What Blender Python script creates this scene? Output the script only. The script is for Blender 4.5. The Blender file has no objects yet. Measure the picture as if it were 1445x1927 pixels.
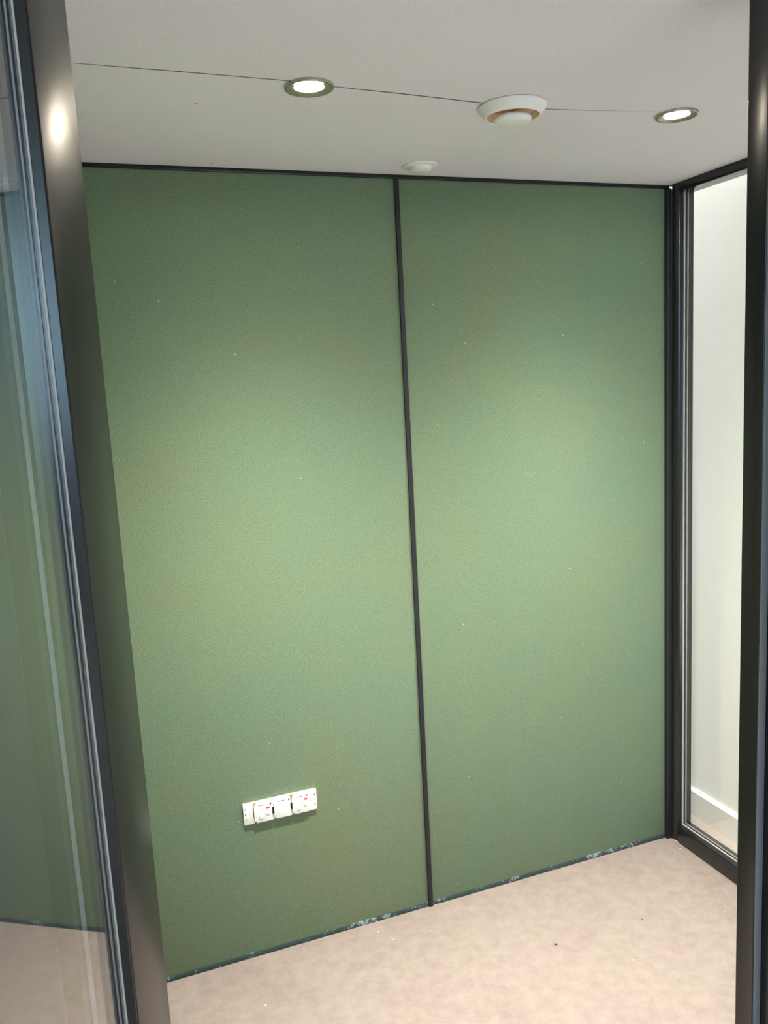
import bpy, bmesh, math, random
from mathutils import Vector, Matrix

# ------------------------------------------------------------------ camera
scn = bpy.context.scene
C = scn.collection
YAW, PITCH, ROLL, F_PX = 0.35397, -0.15418, -0.0534, 1550.4
CAM = Vector((-1.7281, -2.0905, 1.55))
cy, sy, cp, sp = math.cos(YAW), math.sin(YAW), math.cos(PITCH), math.sin(PITCH)
fw = Vector((sy * cp, cy * cp, sp)); r0 = Vector((cy, -sy, 0)); u0 = r0.cross(fw)
cr, sr = math.cos(ROLL), math.sin(ROLL)
rt = cr * r0 + sr * u0; up = -sr * r0 + cr * u0
cam_d = bpy.data.cameras.new('camera'); cam = bpy.data.objects.new('camera', cam_d); C.objects.link(cam)
cam.matrix_world = Matrix(((rt.x, up.x, -fw.x, CAM.x), (rt.y, up.y, -fw.y, CAM.y), (rt.z, up.z, -fw.z, CAM.z), (0, 0, 0, 1)))
cam_d.sensor_fit = 'VERTICAL'; cam_d.sensor_height = 36.0; cam_d.lens = 36.0 * F_PX / 1927.0
cam_d.clip_start = 0.01
scn.camera = cam

# ------------------------------------------------------------------ view, world, daylight, added fill
vs = scn.view_settings
vs.view_transform = 'Standard'; vs.look = 'None'; vs.gamma = 1.0; vs.use_curve_mapping = False
vs.exposure = 0.06
world = bpy.data.worlds.new('sky'); scn.world = world; world.use_nodes = True
bg = world.node_tree.nodes['Background']
bg.inputs['Color'].default_value = (0.45, 0.68, 1.0, 1); bg.inputs['Strength'].default_value = 0.6

def area(name, loc, aim, sx, sy_, power, col):
    l = bpy.data.lights.new(name, 'AREA'); l.shape = 'RECTANGLE'; l.size = sx; l.size_y = sy_
    l.energy = power; l.color = col
    o = bpy.data.objects.new(name, l); C.objects.link(o); o.location = loc
    o.rotation_euler = (Vector(aim) - Vector(loc)).to_track_quat('-Z', 'Z').to_euler()
    return o
# daylight entering by the office windows behind the camera
area('window_and_fill_light', (-4.82, -5.95, 2.05), (-4.82, 0, 2.05), 0.8, 1.25, 72, (0.45, 0.76, 1.0))
area('window_and_fill_light', (-0.85, -5.95, 1.25), (-0.85, 0, 1.25), 1.4, 1.6, 8, (0.78, 0.90, 1.0))
# added low beam through the window opening, its floor bounce lifts the pod ceiling
fill_sun_d = bpy.data.lights.new('fill_sun', 'SUN'); fill_sun_d.energy = 20; fill_sun_d.color = (1.0, 1.0, 1.0); fill_sun_d.angle = math.radians(1.0)
fill_sun = bpy.data.objects.new('fill_sun', fill_sun_d); C.objects.link(fill_sun)
fill_sun.rotation_euler = Vector((0.0, math.cos(math.radians(34)), -math.sin(math.radians(34)))).to_track_quat('-Z', 'Y').to_euler()
area('window_and_fill_light', (0.235, -2.8, 1.35), (-3, -2.8, 1.35), 1.7, 1.7, 6, (0.55, 0.80, 1.0))  # fill added at the solid right wall for blue reflections on the frames
# unseen fill added over the passage to brighten the white wall
area('passage_fill_light', (0.14, 0.25, 2.74), (0.14, 0.25, 0), 0.18, 1.6, 26, (1.0, 0.97, 0.93))
area('window_and_fill_light', (-0.25, 1.96, 1.2), (-0.25, 0, 1.2), 0.9, 2.0, 50, (1.0, 0.98, 0.94))  # fill added behind the pod, lifts the white wall beyond the glass

# ------------------------------------------------------------------ materials
def nt(name):
    m = bpy.data.materials.new(name); m.use_nodes = True
    t = m.node_tree; return m, t, t.nodes['Principled BSDF']
def N(t, kind, **kw):
    n = t.nodes.new(kind)
    for k, v in kw.items():
        if k in n.inputs.keys(): n.inputs[k].default_value = v
        else: setattr(n, k, v)
    return n
def ramp(t, src, stops):
    n = t.nodes.new('ShaderNodeValToRGB'); e = n.color_ramp.elements
    while len(e) < len(stops): e.new(0.5)
    for i, (p, c) in enumerate(stops):
        e[i].position = p; e[i].color = (*c, 1) if len(c) == 3 else c
    t.links.new(src, n.inputs['Fac']); return n.outputs['Color']
def mix(t, fac, a, b):
    n = t.nodes.new('ShaderNodeMix'); n.data_type = 'RGBA'
    for i, v in ((0, fac), (6, a), (7, b)):
        if isinstance(v, (int, float)): n.inputs[i].default_value = v
        elif isinstance(v, tuple): n.inputs[i].default_value = (*v, 1)
        else: t.links.new(v, n.inputs[i])
    return n.outputs[2]
def noise(t, scale, detail=4, rough=0.55, vec=None):
    n = N(t, 'ShaderNodeTexNoise'); n.inputs['Scale'].default_value = scale
    n.inputs['Detail'].default_value = detail; n.inputs['Roughness'].default_value = rough
    if vec is None:
        g = t.nodes.new('ShaderNodeNewGeometry'); vec = g.outputs['Position']
    t.links.new(vec, n.inputs['Vector']); return n.outputs['Fac']
def speck(t, scale, size):
    v = N(t, 'ShaderNodeTexVoronoi'); v.inputs['Scale'].default_value = scale
    g = t.nodes.new('ShaderNodeNewGeometry'); t.links.new(g.outputs['Position'], v.inputs['Vector'])
    a = N(t, 'ShaderNodeMath', operation='LESS_THAN'); t.links.new(v.outputs['Distance'], a.inputs[0]); a.inputs[1].default_value = size
    # only a few of the cells carry a speck
    s = N(t, 'ShaderNodeSeparateColor'); t.links.new(v.outputs['Color'], s.inputs[0])
    b = N(t, 'ShaderNodeMath', operation='GREATER_THAN'); t.links.new(s.outputs[0], b.inputs[0]); b.inputs[1].default_value = 0.72
    c = N(t, 'ShaderNodeMath', operation='MULTIPLY'); t.links.new(a.outputs[0], c.inputs[0]); t.links.new(b.outputs[0], c.inputs[1])
    return c.outputs[0]
def bump(t, b, h, strength, dist):
    n = N(t, 'ShaderNodeBump'); n.inputs['Strength'].default_value = strength; n.inputs['Distance'].default_value = dist
    t.links.new(h, n.inputs['Height']); t.links.new(n.outputs['Normal'], b.inputs['Normal'])
def plain(name, col, rough=0.5, metal=0.0, spec=0.5, var=0.06):
    m, t, b = nt(name)
    n = noise(t, 35, 3)
    lo = tuple(c * (1 - var) for c in col); hi = tuple(min(1, c * (1 + var)) for c in col)
    t.links.new(ramp(t, n, [(0.3, lo), (0.7, hi)]), b.inputs['Base Color'])
    b.inputs['Roughness'].default_value = rough; b.inputs['Metallic'].default_value = metal
    b.inputs['Specular IOR Level'].default_value = spec
    return m
M = {}
def make_felt():
    m, t, b = nt('green_felt')
    big = noise(t, 2.3, 3); fine = noise(t, 330, 3, 0.7); mid = noise(t, 60, 4, 0.6)
    c = ramp(t, big, [(0.3, FELT_A), (0.7, FELT_B)])
    f = ramp(t, fine, [(0.3, (0.68,) * 3), (0.7, (1.30,) * 3)])
    mm = N(t, 'ShaderNodeMix'); mm.data_type = 'RGBA'; mm.blend_type = 'MULTIPLY'; mm.inputs[0].default_value = 1
    t.links.new(c, mm.inputs[6]); t.links.new(f, mm.inputs[7])
    s = speck(t, 22, 0.045)
    out = mix(t, s, mm.outputs[2], (0.45, 0.52, 0.38))
    t.links.new(out, b.inputs['Base Color'])
    b.inputs['Roughness'].default_value = 0.95; b.inputs['Specular IOR Level'].default_value = 0.15
    b.inputs['Sheen Weight'].default_value = 0.08
    a = N(t, 'ShaderNodeMath', operation='ADD'); t.links.new(fine, a.inputs[0]); t.links.new(mid, a.inputs[1])
    bump(t, b, a.outputs[0], 0.35, 0.002); return m
FELT_A = (0.168, 0.256, 0.176); FELT_B = (0.196, 0.256, 0.158)
M['felt'] = make_felt()
def make_ceiling():
    m, t, b = nt('ceiling_board')
    fine = noise(t, 300, 3, 0.7); big = noise(t, 3, 3)
    c = ramp(t, big, [(0.3, (0.80, 0.77, 0.84)), (0.7, (0.83, 0.80, 0.87))])
    f = ramp(t, fine, [(0.3, (0.92,) * 3), (0.7, (1.05,) * 3)])
    mm = N(t, 'ShaderNodeMix'); mm.data_type = 'RGBA'; mm.blend_type = 'MULTIPLY'; mm.inputs[0].default_value = 1
    t.links.new(c, mm.inputs[6]); t.links.new(f, mm.inputs[7])
    t.links.new(mix(t, speck(t, 9, 0.02), mm.outputs[2], (0.08, 0.07, 0.06)), b.inputs['Base Color'])
    b.inputs['Roughness'].default_value = 0.9; b.inputs['Specular IOR Level'].default_value = 0.2
    bump(t, b, fine, 0.25, 0.0015); return m
M['ceiling'] = make_ceiling()
def make_floor():
    m, t, b = nt('beige_floor_board')
    big = noise(t, 5.5, 4, 0.6); mid = noise(t, 28, 5, 0.65); fine = noise(t, 260, 3, 0.7)
    c = ramp(t, big, [(0.30, (0.236, 0.195, 0.178)), (0.52, (0.256, 0.216, 0.199)), (0.72, (0.248, 0.211, 0.177))])
    f = ramp(t, mid, [(0.3, (0.86,) * 3), (0.7, (1.10,) * 3)])
    g = ramp(t, fine, [(0.3, (0.93,) * 3), (0.7, (1.05,) * 3)])
    m1 = N(t, 'ShaderNodeMix'); m1.data_type = 'RGBA'; m1.blend_type = 'MULTIPLY'; m1.inputs[0].default_value = 1
    t.links.new(c, m1.inputs[6]); t.links.new(f, m1.inputs[7])
    m2 = N(t, 'ShaderNodeMix'); m2.data_type = 'RGBA'; m2.blend_type = 'MULTIPLY'; m2.inputs[0].default_value = 1
    t.links.new(m1.outputs[2], m2.inputs[6]); t.links.new(g, m2.inputs[7])
    o = mix(t, speck(t, 26, 0.07), m2.outputs[2], (0.30, 0.22, 0.15))
    o = mix(t, speck(t, 17, 0.035), o, (0.85, 0.80, 0.72))
    t.links.new(o, b.inputs['Base Color'])
    b.inputs['Roughness'].default_value = 0.75; b.inputs['Specular IOR Level'].default_value = 0.3
    a = N(t, 'ShaderNodeMath', operation='ADD'); t.links.new(fine, a.inputs[0]); t.links.new(mid, a.inputs[1])
    bump(t, b, a.outputs[0], 0.15, 0.002); return m
M['floor'] = make_floor()
def make_metal(name, rough, dust, spec=0.36):
    m, t, b = nt(name)
    fine = noise(t, 700, 2, 0.6)
    c = mix(t, speck(t, 30, 0.035), (0.010, 0.010, 0.011), (0.55, 0.52, 0.46)) if dust else None
    if c: t.links.new(c, b.inputs['Base Color'])
    else: t.links.new(ramp(t, fine, [(0.3, (0.009, 0.009, 0.010)), (0.7, (0.012, 0.012, 0.013))]), b.inputs['Base Color'])
    b.inputs['Roughness'].default_value = rough; b.inputs['Specular IOR Level'].default_value = spec
    bump(t, b, fine, 0.06, 0.0006); return m
M['black'] = make_metal('black_powder_coat', 0.23, False, 0.5)
M['stile'] = make_metal('dusty_black_powder_coat', 0.31, True, 0.33)
M['batten'] = plain('dark_navy_batten', (0.012, 0.013, 0.018), 0.55)
M['dark'] = plain('black_void', (0.006, 0.006, 0.006), 0.9)
M['gasket'] = plain('pale_grey_gasket', (0.42, 0.43, 0.43), 0.45)
M['white'] = plain('white_plastic', (0.88, 0.89, 0.90), 0.35, var=0.02)
M['white_soft'] = plain('white_valve_paint', (0.90, 0.90, 0.90), 0.4, var=0.02)
M['copper'] = plain('copper_lining', (0.86, 0.62, 0.44), 0.4, metal=0.3)
M['nickel'] = plain('satin_nickel', (0.52, 0.48, 0.41), 0.28, metal=1.0)
M['screw'] = plain('dark_screw', (0.03, 0.035, 0.05), 0.4)
M['red'] = plain('red_neon', (0.85, 0.06, 0.08), 0.4)
M['orange'] = plain('orange_tab', (0.85, 0.42, 0.12), 0.4)
M['mark'] = plain('grey_print', (0.25, 0.27, 0.32), 0.6)
M['office_wall'] = plain('white_wall_paint', (0.90, 0.90, 0.86), 0.8, var=0.015)
M['skirting'] = plain('white_skirting_paint', (0.80, 0.79, 0.74), 0.4, var=0.015)
M['office_floor'] = plain('brown_grey_vinyl', (0.46, 0.40, 0.35), 0.5)
M['office_ceiling'] = plain('office_ceiling_paint', (0.6, 0.6, 0.6), 0.9)
M['cladding'] = plain('charcoal_cladding', (0.03, 0.03, 0.032), 0.5)
M['crumb_dark'] = plain('dark_crumb', (0.05, 0.045, 0.045), 0.8)
M['crumb_pale'] = plain('pale_flake', (0.8, 0.76, 0.68), 0.8)
def make_glass():
    m = bpy.data.materials.new('clear_glass'); m.use_nodes = True; t = m.node_tree; t.nodes.clear()
    g = t.nodes.new('ShaderNodeNewGeometry')
    d = N(t, 'ShaderNodeVectorMath', operation='DOT_PRODUCT')
    t.links.new(g.outputs['Incoming'], d.inputs[0]); t.links.new(g.outputs['Normal'], d.inputs[1])
    ab = N(t, 'ShaderNodeMath', operation='ABSOLUTE'); t.links.new(d.outputs['Value'], ab.inputs[0])
    om = N(t, 'ShaderNodeMath', operation='SUBTRACT'); om.inputs[0].default_value = 1; t.links.new(ab.outputs[0], om.inputs[1])
    pw = N(t, 'ShaderNodeMath', operation='POWER'); t.links.new(om.outputs[0], pw.inputs[0]); pw.inputs[1].default_value = 4.5
    sc = N(t, 'ShaderNodeMath', operation='MULTIPLY_ADD'); t.links.new(pw.outputs[0], sc.inputs[0]); sc.inputs[1].default_value = 0.94; sc.inputs[2].default_value = 0.06
    tr = N(t, 'ShaderNodeBsdfTransparent'); tr.inputs['Color'].default_value = (0.985, 0.993, 0.987, 1)
    gl = N(t, 'ShaderNodeBsdfGlossy'); gl.inputs['Roughness'].default_value = 0.0; gl.inputs['Color'].default_value = (1, 1, 1, 1)
    mx = N(t, 'ShaderNodeMixShader'); t.links.new(sc.outputs[0], mx.inputs[0]); t.links.new(tr.outputs[0], mx.inputs[1]); t.links.new(gl.outputs[0], mx.inputs[2])
    o = N(t, 'ShaderNodeOutputMaterial'); t.links.new(mx.outputs[0], o.inputs['Surface'])
    return m
M['glass'] = make_glass()
def make_emit(name, col, strength):
    m, t, b = nt(name)
    b.inputs['Base Color'].default_value = (0.9, 0.88, 0.8, 1)
    b.inputs['Emission Color'].default_value = (*col, 1); b.inputs['Emission Strength'].default_value = strength
    return m
M['lamp'] = make_emit('lit_lamp_lens', (1.0, 0.88, 0.70), 300)
def make_edge():
    # bare lower edge of the wall panels: dark blue-green with scraped pale patches
    m, t, b = nt('scuffed_edge')
    n = noise(t, 16, 5, 0.7); n2 = noise(t, 140, 4, 0.7)
    a = N(t, 'ShaderNodeMath', operation='MULTIPLY'); t.links.new(n, a.inputs[0]); t.links.new(n2, a.inputs[1])
    g = t.nodes.new('ShaderNodeNewGeometry'); sx = t.nodes.new('ShaderNodeSeparateXYZ'); t.links.new(g.outputs['Position'], sx.inputs[0])
    tot = a.outputs[0]
    for xc in (-1.04, -0.26):          # two stretches where the edge is chipped
        d1 = N(t, 'ShaderNodeMath', operation='SUBTRACT'); t.links.new(sx.outputs['X'], d1.inputs[0]); d1.inputs[1].default_value = xc
        d2 = N(t, 'ShaderNodeMath', operation='ABSOLUTE'); t.links.new(d1.outputs[0], d2.inputs[0])
        mr = N(t, 'ShaderNodeMapRange'); t.links.new(d2.outputs[0], mr.inputs[0])
        for q, val in ((1, 0.03), (2, 0.16), (3, 0.072), (4, 0.0)): mr.inputs[q].default_value = val
        ad = N(t, 'ShaderNodeMath', operation='ADD'); t.links.new(tot, ad.inputs[0]); t.links.new(mr.outputs[0], ad.inputs[1]); tot = ad.outputs[0]
    t.links.new(ramp(t, tot, [(0.31, (0.030, 0.060, 0.062)), (0.37, (0.30, 0.42, 0.46))]), b.inputs['Base Color'])
    b.inputs['Roughness'].default_value = 0.7; return m
M['edge'] = make_edge()

# ------------------------------------------------------------------ mesh helpers
def add_box(bm, x0, x1, y0, y1, z0, z1):
    vs_ = [bm.verts.new(p) for p in ((x0, y0, z0), (x1, y0, z0), (x1, y1, z0), (x0, y1, z0), (x0, y0, z1), (x1, y0, z1), (x1, y1, z1), (x0, y1, z1))]
    for f in ((3, 2, 1, 0), (4, 5, 6, 7), (0, 1, 5, 4), (1, 2, 6, 5), (2, 3, 7, 6), (3, 0, 4, 7)):
        bm.faces.new([vs_[i] for i in f])
def add_prism(bm, pts, z0, z1):
    n = len(pts); a = [bm.verts.new((x, y, z0)) for x, y in pts]; b = [bm.verts.new((x, y, z1)) for x, y in pts]
    bm.faces.new(a); bm.faces.new(b)
    for i in range(n): bm.faces.new((a[i], a[(i + 1) % n], b[(i + 1) % n], b[i]))
    bmesh.ops.recalc_face_normals(bm, faces=bm.faces)
def add_lathe(bm, prof, cx=0, cy_=0, seg=48, axis='z'):
    rings = []
    for (r, h) in prof:
        if r < 1e-6: rings.append([bm.verts.new((cx, cy_, h) if axis == 'z' else (cx, h, cy_))])
        else:
            rings.append([bm.verts.new((cx + r * math.cos(2 * math.pi * k / seg), cy_ + r * math.sin(2 * math.pi * k / seg), h) if axis == 'z'
                          else (cx + r * math.cos(2 * math.pi * k / seg), h, cy_ + r * math.sin(2 * math.pi * k / seg))) for k in range(seg)])
    for A, B in zip(rings, rings[1:]):
        for k in range(seg):
            k2 = (k + 1) % seg
            if len(A) == 1 and len(B) == 1: continue
            if len(A) == 1: bm.faces.new((A[0], B[k], B[k2]))
            elif len(B) == 1: bm.faces.new((A[k], B[0], A[k2]))
            else: bm.faces.new((A[k], B[k], B[k2], A[k2]))
    bmesh.ops.recalc_face_normals(bm, faces=bm.faces)
def obj(name, bm, mat, parent=None, bevel=0.0, seg=2, smooth=False):
    if bevel > 0:
        bmesh.ops.bevel(bm, geom=list(bm.edges), offset=bevel, segments=seg, profile=0.5, affect='EDGES', clamp_overlap=True)
    me = bpy.data.meshes.new(name); bm.to_mesh(me); bm.free(); me.materials.append(mat)
    if smooth:
        for p in me.polygons: p.use_smooth = True
        try: me.set_sharp_from_angle(angle=math.radians(40))
        except Exception: pass
    o = bpy.data.objects.new(name, me); C.objects.link(o)
    if parent: o.parent = parent
    return o
def box(name, dims, mat, parent=None, bevel=0.0, seg=2):
    bm = bmesh.new(); add_box(bm, *dims)
    return obj(name, bm, mat, parent, bevel, seg, smooth=bevel > 0)
def empty(name, loc=(0, 0, 0), rz=0.0):
    o = bpy.data.objects.new(name, None); C.objects.link(o); o.location = loc; o.rotation_euler = (0, 0, rz); o.empty_display_size = 0.05
    return o
def tag(o, label, cat, group=None, kind=None):
    o['label'] = label; o['category'] = cat
    if group: o['group'] = group
    if kind: o['kind'] = kind
    return o
def struct(o, label, cat): return tag(o, label, cat, kind='structure')

HC = 2.086          # pod ceiling height
ZF = -0.055         # office floor level
YF = -1.215         # outer plane of the pod front

# ------------------------------------------------------------------ pod shell
struct(box('floor', (-1.745, 0.0, YF, 0.0, -0.045, 0.0), M['floor']), 'speckled beige board floor inside the pod', 'floor')

ceil = struct(empty('ceiling', (0, 0, HC)), 'pale grey pod ceiling of two boards with a thin dark seam', 'ceiling')
seam = [(-1.80, -0.593), (-1.673, -0.593), (-1.505, -0.592), (-1.312, -0.589), (-1.22, -0.578), (-1.081, -0.568), (-0.929, -0.554), (-0.761, -0.545),
        (-0.659, -0.555), (-0.492, -0.581), (-0.291, -0.595), (0.0, -0.598)]
gap = [0.0016, 0.0016, 0.0022, 0.0020, 0.0020, 0.0026, 0.0026, 0.0022, 0.0016, 0.0003, 0.0004, 0.0004]
bm = bmesh.new()
add_prism(bm, [(x, y - g) for (x, y), g in zip(seam, gap)] + [(0.0, YF), (-1.80, YF)], 0.0, 0.012)
obj('ceiling_board', bm, M['ceiling'], ceil)
bm = bmesh.new()
add_prism(bm, [(x, y + g) for (x, y), g in zip(seam, gap)] + [(0.0, 0.0), (-1.80, 0.0)], 0.0, 0.012)
obj('ceiling_board', bm, M['ceiling'], ceil)
bm = bmesh.new()
add_prism(bm, [(x, y - g + 0.0001) for (x, y), g in zip(seam, gap)] + [(x, y + g - 0.0001) for (x, y), g in reversed(list(zip(seam, gap)))], 0.0004, 0.0110)
obj('seam_shade', bm, M['batten'], ceil)  # dark strip stands in for the shade inside the open seam
box('roof_backing', (-1.80, 0.06, YF, 0.06, 0.0125, 0.09), M['dark'], ceil)

wb = struct(empty('wall_back', (0, 0, 0)), 'back wall of the pod in two green felt panels split by a thin dark batten', 'wall')
XB = -0.8745
box('felt_panel', (-1.745, XB - 0.0045, 0.0, 0.045, 0.0145, 2.0765), M['felt'], wb, 0.0015)
box('felt_panel', (XB + 0.0045, -0.004, 0.0, 0.045, 0.0145, 2.0765), M['felt'], wb, 0.0015)
box('batten', (XB - 0.0062, XB + 0.0062, -0.007, 0.03, 0.001, 2.076), M['batten'], wb, 0.0012)
box('batten', (-0.0165, 0.0005, -0.013, 0.03, 0.001, 2.076), M['batten'], wb, 0.0012)
# scuff on the right panel, a rubbed pale smear with a raised nap
bm = bmesh.new()
random.seed(4)
for k in range(16):
    q = k / 15; px = -0.512 + 0.030 * q + random.uniform(-.002, .002); pz = 1.272 - 0.014 * q + random.uniform(-.003, .003)
    if k > 11: px = -0.487 + random.uniform(0, .006); pz = 1.266 + (k - 12) * 0.003
    w = random.uniform(.0015, .004)
    add_box(bm, px, px + w, -0.0006, 0.0002, pz, pz + w * 0.6)
obj('scuff_mark', bm, plain('rubbed_felt', (0.27, 0.34, 0.17), 0.95), wb)
struct(box('trim_1', (-1.745, 0.0, -0.004, 0.045, 2.0765, HC), M['black'], None, 0.001), 'black trim strip along the top of the green wall', 'trim')
struct(box('baseboard_back', (-1.745, -0.004, -0.0015, 0.045, 0.0, 0.0150), M['edge'], None, 0.0008), 'thin dark scuffed edge strip at the foot of the green wall', 'baseboard')

wl = struct(empty('wall_left'), 'left side wall of the pod, felt inside and charcoal outside', 'wall')
box('felt_panel', (-1.775, -1.745, -1.131, 0.0, 0.0, HC), M['felt'], wl, 0.0015)
box('cladding', (-1.80, -1.7755, -1.16, 0.045, -0.045, HC), M['cladding'], wl)
# pod back, hidden cladding
box('cladding', (-1.80, 0.055, 0.046, 0.06, -0.045, HC), M['cladding'], wb)

# ------------------------------------------------------------------ glazed right side
def glazed_x(name, label, y0, y1, z0, z1, face, top, bot, xin, th, gx):
    """framed pane in a plane x = const; inner face at xin, glass at gx"""
    r = struct(empty(name, (0, 0, 0)), label, 'window')
    x1 = xin + th
    bm = bmesh.new(); add_box(bm, xin, x1, y1 - face, y1, z0, z1)
    es = [e for e in bm.edges if all(abs(v_.co.x - xin) < 1e-5 and abs(v_.co.y - (y1 - face)) < 1e-5 for v_ in e.verts)]
    bmesh.ops.bevel(bm, geom=es, offset=0.0265, segments=10, profile=0.5, affect='EDGES')
    obj('frame_post', bm, M['black'], r, smooth=True)
    box('frame_post', (xin, x1, y0, y0 + 0.06, z0, z1), M['black'], r, 0.003, 3)
    box('frame_rail', (xin, x1, y0 + 0.06, y1 - face, z0, z0 + bot), M['black'], r, 0.003, 3)
    box('frame_rail', (xin, x1, y0 + 0.06, y1 - face, z1 - top, z1), M['black'], r, 0.003, 3)
    box('glass_pane', (gx, gx + 0.008, y0 + 0.055, y1 - face + 0.005, z0 + bot - 0.005, z1 - top + 0.005), M['glass'], r)
    for a, b in ((gx - 0.004, gx - 0.0005), (gx + 0.0085, gx + 0.012)):
        bm = bmesh.new(); ya, yb, za, zb = y0 + 0.06, y1 - face, z0 + bot, z1 - top; g = 0.0032
        add_box(bm, a, b, yb - g, yb + .001, za, zb); add_box(bm, a, b, ya - .001, ya + g, za, zb)
        add_box(bm, a, b, ya + g, yb - g, za - .001, za + g)
        obj('gasket', bm, M['gasket'], r)
    return r
glazed_x('window_1', 'black framed floor to ceiling glass side wall at the right of the pod', -1.131, -0.0135, 0.0005, HC - 0.0005, 0.0275, 0.026, 0.058, 0.0005, 0.056, 0.024)

# ------------------------------------------------------------------ pod front: jambs, header, fixed pane, open door
def post(name, pts, z0, z1, mat, label, edge=None, rad=0.006):
    bm = bmesh.new(); add_prism(bm, pts, z0, z1)
    if edge:
        es = [e for e in bm.edges if any(all(abs(v.co.x - ex) < 1e-5 and abs(v.co.y - ey) < 1e-5 for v in e.verts) for ex, ey in edge)]
        bmesh.ops.bevel(bm, geom=es, offset=rad, segments=6, profile=0.5, affect='EDGES')
    return struct(obj(name, bm, mat, None, smooth=True), label, 'door frame')
JX = -0.80
cove = [(JX + 0.0012 * (1 - q * q), -1.1495 - 0.0185 * q) for q in [k / 8 - 1 for k in range(17)]]   # shallow hollow in the reveal
jr = post('trim_2', cove + [(JX + 0.0145, -1.168), (JX + 0.0145, YF - 0.01), (JX + 0.07, YF - 0.01), (JX + 0.07, -1.131)], 0.0, 2.07, M['black'],
     'black rounded door post at the right edge of the pod opening', [(JX, -1.131), (JX, -1.168)], 0.0018)
M['seal'] = plain('slate_rubber_seal', (0.16, 0.18, 0.20), 0.6)
box('door_seal', (JX + 0.0012, JX + 0.0140, -1.1705, -1.1682, 0.004, 2.06), M['seal'], jr, 0.0006)
jl = post('trim_3', [(-1.708, -1.131), (-1.708, -1.168), (-1.742, -1.168), (-1.742, YF), (-1.80, YF), (-1.80, -1.161), (-1.745, -1.161), (-1.745, -1.131)], 0.0, 2.07, M['black'],
     'black hinge post of the pod door behind the open door leaf')
box('gasket', (-1.7735, -1.7690, YF - 0.003, YF, 0.01, 2.05), M['gasket'], jl)
struct(box('trim_4', (-1.80, 0.056, YF, -1.131, 2.07, HC), M['black'], None, 0.002), 'black header rail above the pod opening', 'door frame')

w2 = struct(empty('window_2'), 'fixed glass front panel of the pod beside the right door post', 'window')
box('frame_rail', (JX + 0.07, 0.0, -1.19, -1.135, 0.0, 0.08), M['black'], w2, 0.002)
box('frame_rail', (JX + 0.07, 0.0, -1.19, -1.135, 2.03, 2.07), M['black'], w2, 0.002)
box('frame_post', (0.0, 0.056, -1.19, -1.132, -0.045, 2.07), M['black'], w2, 0.002)
box('glass_pane', (JX + 0.065, 0.003, -1.167, -1.159, 0.075, 2.035), M['glass'], w2)

TH = math.radians(16.6)
door = struct(empty('door_1', (-1.693, -1.21, 0.0), -math.pi / 2 - TH), 'open black framed glass pod door mirroring the green wall and floor', 'door')
SW, DW, DT = 0.1205, 0.90, 0.036
box('stile', (0.0, SW, -DT, 0.0, 0.012, 2.058), M['stile'], door, 0.0022, 3)
box('stile', (DW - 0.10, DW, -DT, 0.0, 0.012, 2.058), M['stile'], door, 0.0022, 3)
box('rail', (SW, DW - 0.10, -DT, 0.0, 0.012, 0.13), M['stile'], door, 0.0022, 3)
box('rail', (SW, DW - 0.10, -DT, 0.0, 1.95, 2.058), M['stile'], door, 0.0022, 3)
box('glass_pane', (SW - 0.004, DW - 0.096, -0.0155, -0.0115, 0.126, 1.954), M['glass'], door)
box('glazing_bead', (SW, SW + 0.0012, -DT + 0.001, -0.001, 0.13, 1.95), M['black'], door, 0.0004, 1)
for a, b in ((-0.0114, -0.0098), (-0.0172, -0.0156)):
    bm = bmesh.new()
    add_box(bm, SW + .001, SW + 0.0026, a, b, 0.13, 1.95); add_box(bm, DW - 0.1013, DW - 0.099, a, b, 0.13, 1.95)
    obj('gasket', bm, M['gasket'], door)
for z in (0.25, 1.03, 1.82):
    bm = bmesh.new(); add_lathe(bm, [(0, z - .05), (0.007, z - .05), (0.007, z + .05), (0, z + .05)], -0.006, -DT - 0.001, 16)
    obj('hinge', bm, M['black'], door, smooth=True)

# ------------------------------------------------------------------ the office around the pod
struct(box('floor_office', (-5.5, 0.25, -6.0, 2.0, ZF - 0.05, ZF), M['office_floor']), 'brown grey office floor outside the glass', 'floor')
struct(box('ceiling_office', (-5.5, 0.25, -6.0, 2.0, 2.80, 2.85), M['office_ceiling']), 'office ceiling above the pod', 'ceiling')
struct(box('wall_right', (0.25, 0.33, -6.0, 2.0, ZF, 2.80), M['office_wall']), 'white painted office wall beyond the glass side', 'wall')
bm = bmesh.new(); add_prism(bm, [(0.232, 0), (0.25, 0), (0.25, 0.098), (0.242, 0.098), (0.232, 0.090)], -6.0, 2.0)
sk = obj('baseboard_right', bm, M['skirting']); 
for v in sk.data.vertices: v.co = Vector((v.co.x, v.co.z, v.co.y + ZF))
sk.data.flip_normals()
struct(sk, 'white skirting board at the foot of the white office wall', 'baseboard')
struct(box('wall_left_office', (-5.58, -5.5, -6.0, 2.0, ZF, 2.80), M['office_wall']), 'left wall of the office', 'wall')
wfo = struct(empty('wall_far_office'), 'office wall behind the pod with an opening added for fill light', 'wall')  # opening made up to go with the fill light behind the pod
for d in ((-5.58, -0.75, 2.0, 2.08, ZF, 2.80), (0.2, 0.33, 2.0, 2.08, ZF, 2.80), (-0.75, 0.2, 2.0, 2.08, ZF, 0.2), (-0.75, 0.2, 2.0, 2.08, 2.25, 2.80)):
    box('wall_section', d, M['office_wall'], wfo)
wf = struct(empty('wall_front'), 'office window wall behind the camera', 'wall')
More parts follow.
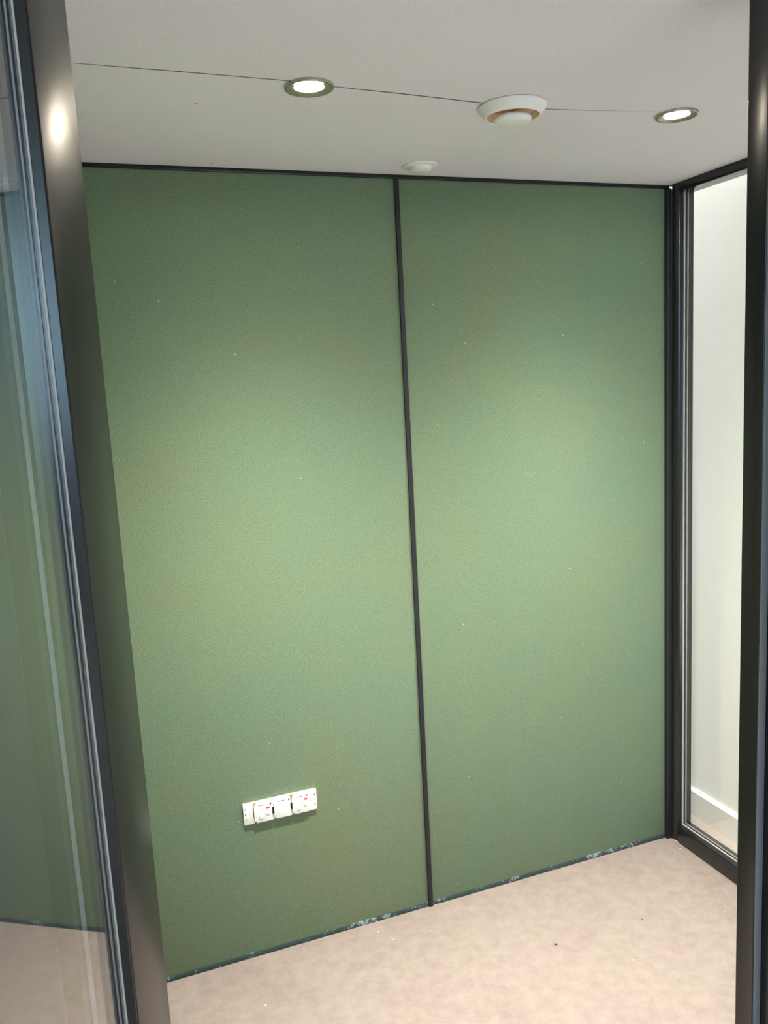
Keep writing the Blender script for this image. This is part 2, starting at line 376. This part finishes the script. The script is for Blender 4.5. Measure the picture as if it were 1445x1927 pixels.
for d in ((-5.58, 0.33, -6.08, -6.0, ZF, 0.40), (-5.58, 0.33, -6.08, -6.0, 2.70, 2.80), (-5.58, -5.3, -6.08, -6.0, 0.40, 2.70), (-3.9, -1.6, -6.08, -6.0, 0.40, 2.70), (-0.1, 0.33, -6.08, -6.0, 0.40, 2.70)):
    box('wall_section', d, M['office_wall'], wf)

struct(box('wall_backdrop', (-4.2, -1.8002, -1.2145, 0.06, ZF, 2.17), M['cladding']), 'charcoal block added left of the pod to darken the door glass view', 'wall')  # block put in to keep the background of the door glass dark

# ------------------------------------------------------------------ ceiling fittings
def downlight(name, x, y, label):
    r = tag(empty(name, (x, y, HC)), label, 'downlight', 'recessed downlights along the ceiling seam')
    bm = bmesh.new()
    add_lathe(bm, [(0.0440, 0.0), (0.0448, -0.0025), (0.0438, -0.0052), (0.0420, -0.0060), (0.0400, -0.0056), (0.0340, -0.0042), (0.0270, -0.0026), (0.0262, -0.0004), (0.0262, 0.0)], seg=64)
    obj('bezel', bm, M['nickel'], r, smooth=True)
    bm = bmesh.new(); add_lathe(bm, [(0.0, -0.0022), (0.018, -0.0021), (0.0262, -0.0015), (0.0262, -0.0003), (0.0, -0.0003)], seg=48)
    obj('lens', bm, M['lamp'], r, smooth=True)
    l = bpy.data.lights.new('downlight_beam', 'SPOT'); l.energy = LAMP_W; l.color = (1.0, 0.93, 0.81)
    l.spot_size = math.radians(172); l.spot_blend = 0.15; l.shadow_soft_size = 0.022
    # beam of the lamp: intensity falls with the seventh power of the cosine off the axis
    l.use_nodes = True; t = l.node_tree; em = t.nodes['Emission']
    g = t.nodes.new('ShaderNodeNewGeometry'); sx = t.nodes.new('ShaderNodeSeparateXYZ'); t.links.new(g.outputs['Incoming'], sx.inputs[0])
    ab = N(t, 'ShaderNodeMath', operation='ABSOLUTE'); t.links.new(sx.outputs['Z'], ab.inputs[0])
    pw = N(t, 'ShaderNodeMath', operation='POWER'); t.links.new(ab.outputs[0], pw.inputs[0]); pw.inputs[1].default_value = 7.0
    t.links.new(pw.outputs[0], em.inputs['Strength'])
    o = bpy.data.objects.new('downlight_beam', l); C.objects.link(o); o.parent = r; o.location = (0, 0, -0.012)
    return r
LAMP_W = 320
downlight('downlight', -1.267, -0.572, 'lit round nickel downlight on the seam, nearest the open door')
downlight('downlight', -0.452, -0.572, 'lit round nickel downlight near the right glass side')

v = tag(empty('air_valve', (-0.838, -0.548, HC)), 'white round ceiling air valve with copper lining and centre disc between the downlights', 'air valve')
bm = bmesh.new(); add_lathe(bm, [(0.066, 0.0), (0.0685, -0.001), (0.0690, -0.0035), (0.0672, -0.0060), (0.0600, -0.0165), (0.0570, -0.0205), (0.0545, -0.0215), (0.0528, -0.0205), (0.0522, -0.0185)], seg=72)
obj('outer_ring', bm, M['white_soft'], v, smooth=True)
bm = bmesh.new(); add_lathe(bm, [(0.0523, -0.0190), (0.0500, -0.0110), (0.0480, -0.0075), (0.0, -0.0060)], seg=72)
obj('lining', bm, M['copper'], v, smooth=True)
bm = bmesh.new(); add_lathe(bm, [(0.0, -0.0190), (0.030, -0.0195), (0.0360, -0.0215), (0.0378, -0.0245), (0.0372, -0.0280), (0.0340, -0.0315), (0.024, -0.0335), (0.0, -0.0340)], seg=64)
obj('centre_disc', bm, M['white_soft'], v, smooth=True)
bm = bmesh.new(); add_lathe(bm, [(0.0, -0.0055), (0.005, -0.0055), (0.005, -0.0195), (0.0, -0.0195)], seg=20)
obj('spindle', bm, M['copper'], v, smooth=True)
for a in (35, 155, 275):
    ca, sa = math.cos(math.radians(a)), math.sin(math.radians(a))
    bm = bmesh.new(); add_box(bm, 0.004, 0.0490, -0.0022, 0.0022, -0.0125, -0.0065)
    bmesh.ops.rotate(bm, verts=bm.verts, cent=(0, 0, 0), matrix=Matrix.Rotation(math.radians(a), 3, 'Z'))
    obj('spoke', bm, M['copper'], v)

s = tag(empty('ceiling_sensor', (-0.845, -0.096, HC)), 'small white round ceiling sensor close to the green wall', 'sensor')
bm = bmesh.new(); add_lathe(bm, [(0.0445, 0.0), (0.0455, -0.0012), (0.0445, -0.0030), (0.0360, -0.0042), (0.0290, -0.0045), (0.0, -0.0045)], seg=56)
obj('flange', bm, M['white_soft'], s, smooth=True)
bm = bmesh.new(); add_lathe(bm, [(0.0285, -0.0042), (0.0282, -0.0085), (0.0260, -0.0130), (0.020, -0.0152), (0.0, -0.0160)], seg=48)
obj('lens', bm, M['white'], s, smooth=True)

# ------------------------------------------------------------------ socket plate on the back wall
def mm(a): return a / 1000.0
SP = tag(empty('socket_plate', (-1.4065, 0.0, 0.3945)), 'white plate with two red-marked sockets and a blank between, low on green wall', 'socket plate')
Yp = -0.0075          # face of the carrier plate
box('carrier_plate', (0, mm(204.5), Yp, -0.0002, 0, mm(61)), M['white'], SP, 0.0014)
def module(x0, x1, z1, sock):
    m = box('socket_module' if sock else 'blank_module', (mm(x0), mm(x1), Yp - 0.004, Yp - 0.0001, mm(1.5), mm(z1)), M['white'], SP, 0.0012)
    Y0 = Yp - 0.004
    w = x1 - x0
    box('top_slot', (mm(x0 + 13), mm(x0 + 31), Y0 - 0.0003, Y0 + 0.001, mm(49.6), mm(51)), M['screw'], m)
    if sock:
        box('neon', (mm(x0 + 34), mm(x0 + 43.5), Y0 - 0.0012, Y0 + 0.001, mm(38.5), mm(42.8)), M['red'], m, 0.0004)
        box('rocker', (mm(x0 + 33), mm(x0 + 42), Y0 - 0.0022, Y0 + 0.001, mm(21), mm(31)), M['white'], m, 0.0008)
        box('rocker', (mm(x0 + 14), mm(x0 + 23), Y0 - 0.0022, Y0 + 0.001, mm(12.5), mm(22)), M['white'], m, 0.0008)
        bm = bmesh.new()
        for a in (22.5, 25.0): add_box(bm, mm(x0 + a), mm(x0 + a + 0.8), Y0 - 0.0002, Y0 + .0005, mm(36.5), mm(42.5))
        add_box(bm, mm(x0 + 27), mm(x0 + 27.8), Y0 - 0.0002, Y0 + .0005, mm(36.5), mm(42.5))
        obj('printed_mark', bm, M['mark'], m)
        for (a, b, c) in ((28.5, 22, 27), ): 
            box('shutter_slot', (mm(x0 + a), mm(x0 + a + 0.7), Y0 - 0.0002, Y0 + .0005, mm(b), mm(c)), M['mark'], m)
    for (a, z) in ((w - 4, 50.2), (2.8, 4.2)):
        bm = bmesh.new(); add_lathe(bm, [(0, Y0 - 0.0012), (0.0017, Y0 - 0.0012), (0.0023, Y0 - 0.0004), (0.0023, Y0 + 0.001)], mm(x0 + a), mm(z), 16, 'y')
        obj('screw', bm, M['screw'], m, smooth=True)
module(28, 78.5, 56.5, True); module(82.5, 129.5, 59.5, False); module(133.5, 180, 57.5, True)
for x0 in (77.6, 128.6):
    box('clip_slot', (mm(x0), mm(x0 + 5.6), Yp - 0.0049, Yp - 0.0002, mm(19.5), mm(37)), M['dark'], SP)
box('edge_slot', (mm(26.2), mm(27.6), Yp - 0.0016, Yp - 0.0001, mm(20), mm(48)), M['screw'], SP)
for x0 in (27.5, 129.5):
    box('tab', (mm(x0), mm(x0 + 7), Yp - 0.0056, Yp - 0.0001, mm(56.6), mm(63)), M['orange'], SP, 0.001)
for (a, z) in ((6, 45), (5.5, 31), (6, 16), (18.5, 31), (198.5, 45), (199, 31), (199, 17), (186.5, 31)):
    rr = 0.0018 if 10 > a or a > 195 else 0.0010
    bm = bmesh.new(); add_lathe(bm, [(0, Yp - 0.0006), (rr * 0.7, Yp - 0.0006), (rr, Yp - 0.0002), (rr, Yp + 0.001)], mm(a), mm(z), 14, 'y')
    obj('screw', bm, M['screw'], SP, smooth=True)

# ------------------------------------------------------------------ small litter on the floor
def crumb(name, x, y, r, mat, label, seed):
    random.seed(seed); bm = bmesh.new(); bmesh.ops.create_icosphere(bm, subdivisions=2, radius=r)
    for v_ in bm.verts:
        v_.co *= random.uniform(0.75, 1.2); v_.co.z *= 0.55
    zmin = min(v_.co.z for v_ in bm.verts)
    for v_ in bm.verts: v_.co.z -= zmin
    o = obj(name, bm, mat, None); o.location = (x, y, 0.0); return tag(o, label, 'crumb')
def floor_at(px, py):
    d = fw + (px - 722.5) / F_PX * rt - (py - 963.5) / F_PX * up
    k = -CAM.z / d.z; q = CAM + k * d; return q.x, q.y
crumb('floor_crumb', *floor_at(1046, 1778), 0.0035, M['crumb_dark'], 'dark grey crumb lying in the middle of the beige floor', 1)
crumb('floor_crumb', *floor_at(1208, 1731), 0.0022, M['crumb_dark'], 'tiny dark crumb on the beige floor nearer the glass side', 2)
crumb('paint_flake', *floor_at(1280, 1598), 0.0026, M['crumb_pale'], 'pale paint flake on the floor beside the glass side frame', 3)
crumb('paint_flake', *floor_at(739, 1769), 0.0022, M['crumb_pale'], 'tiny pale flake on the floor below the left felt panel', 5)
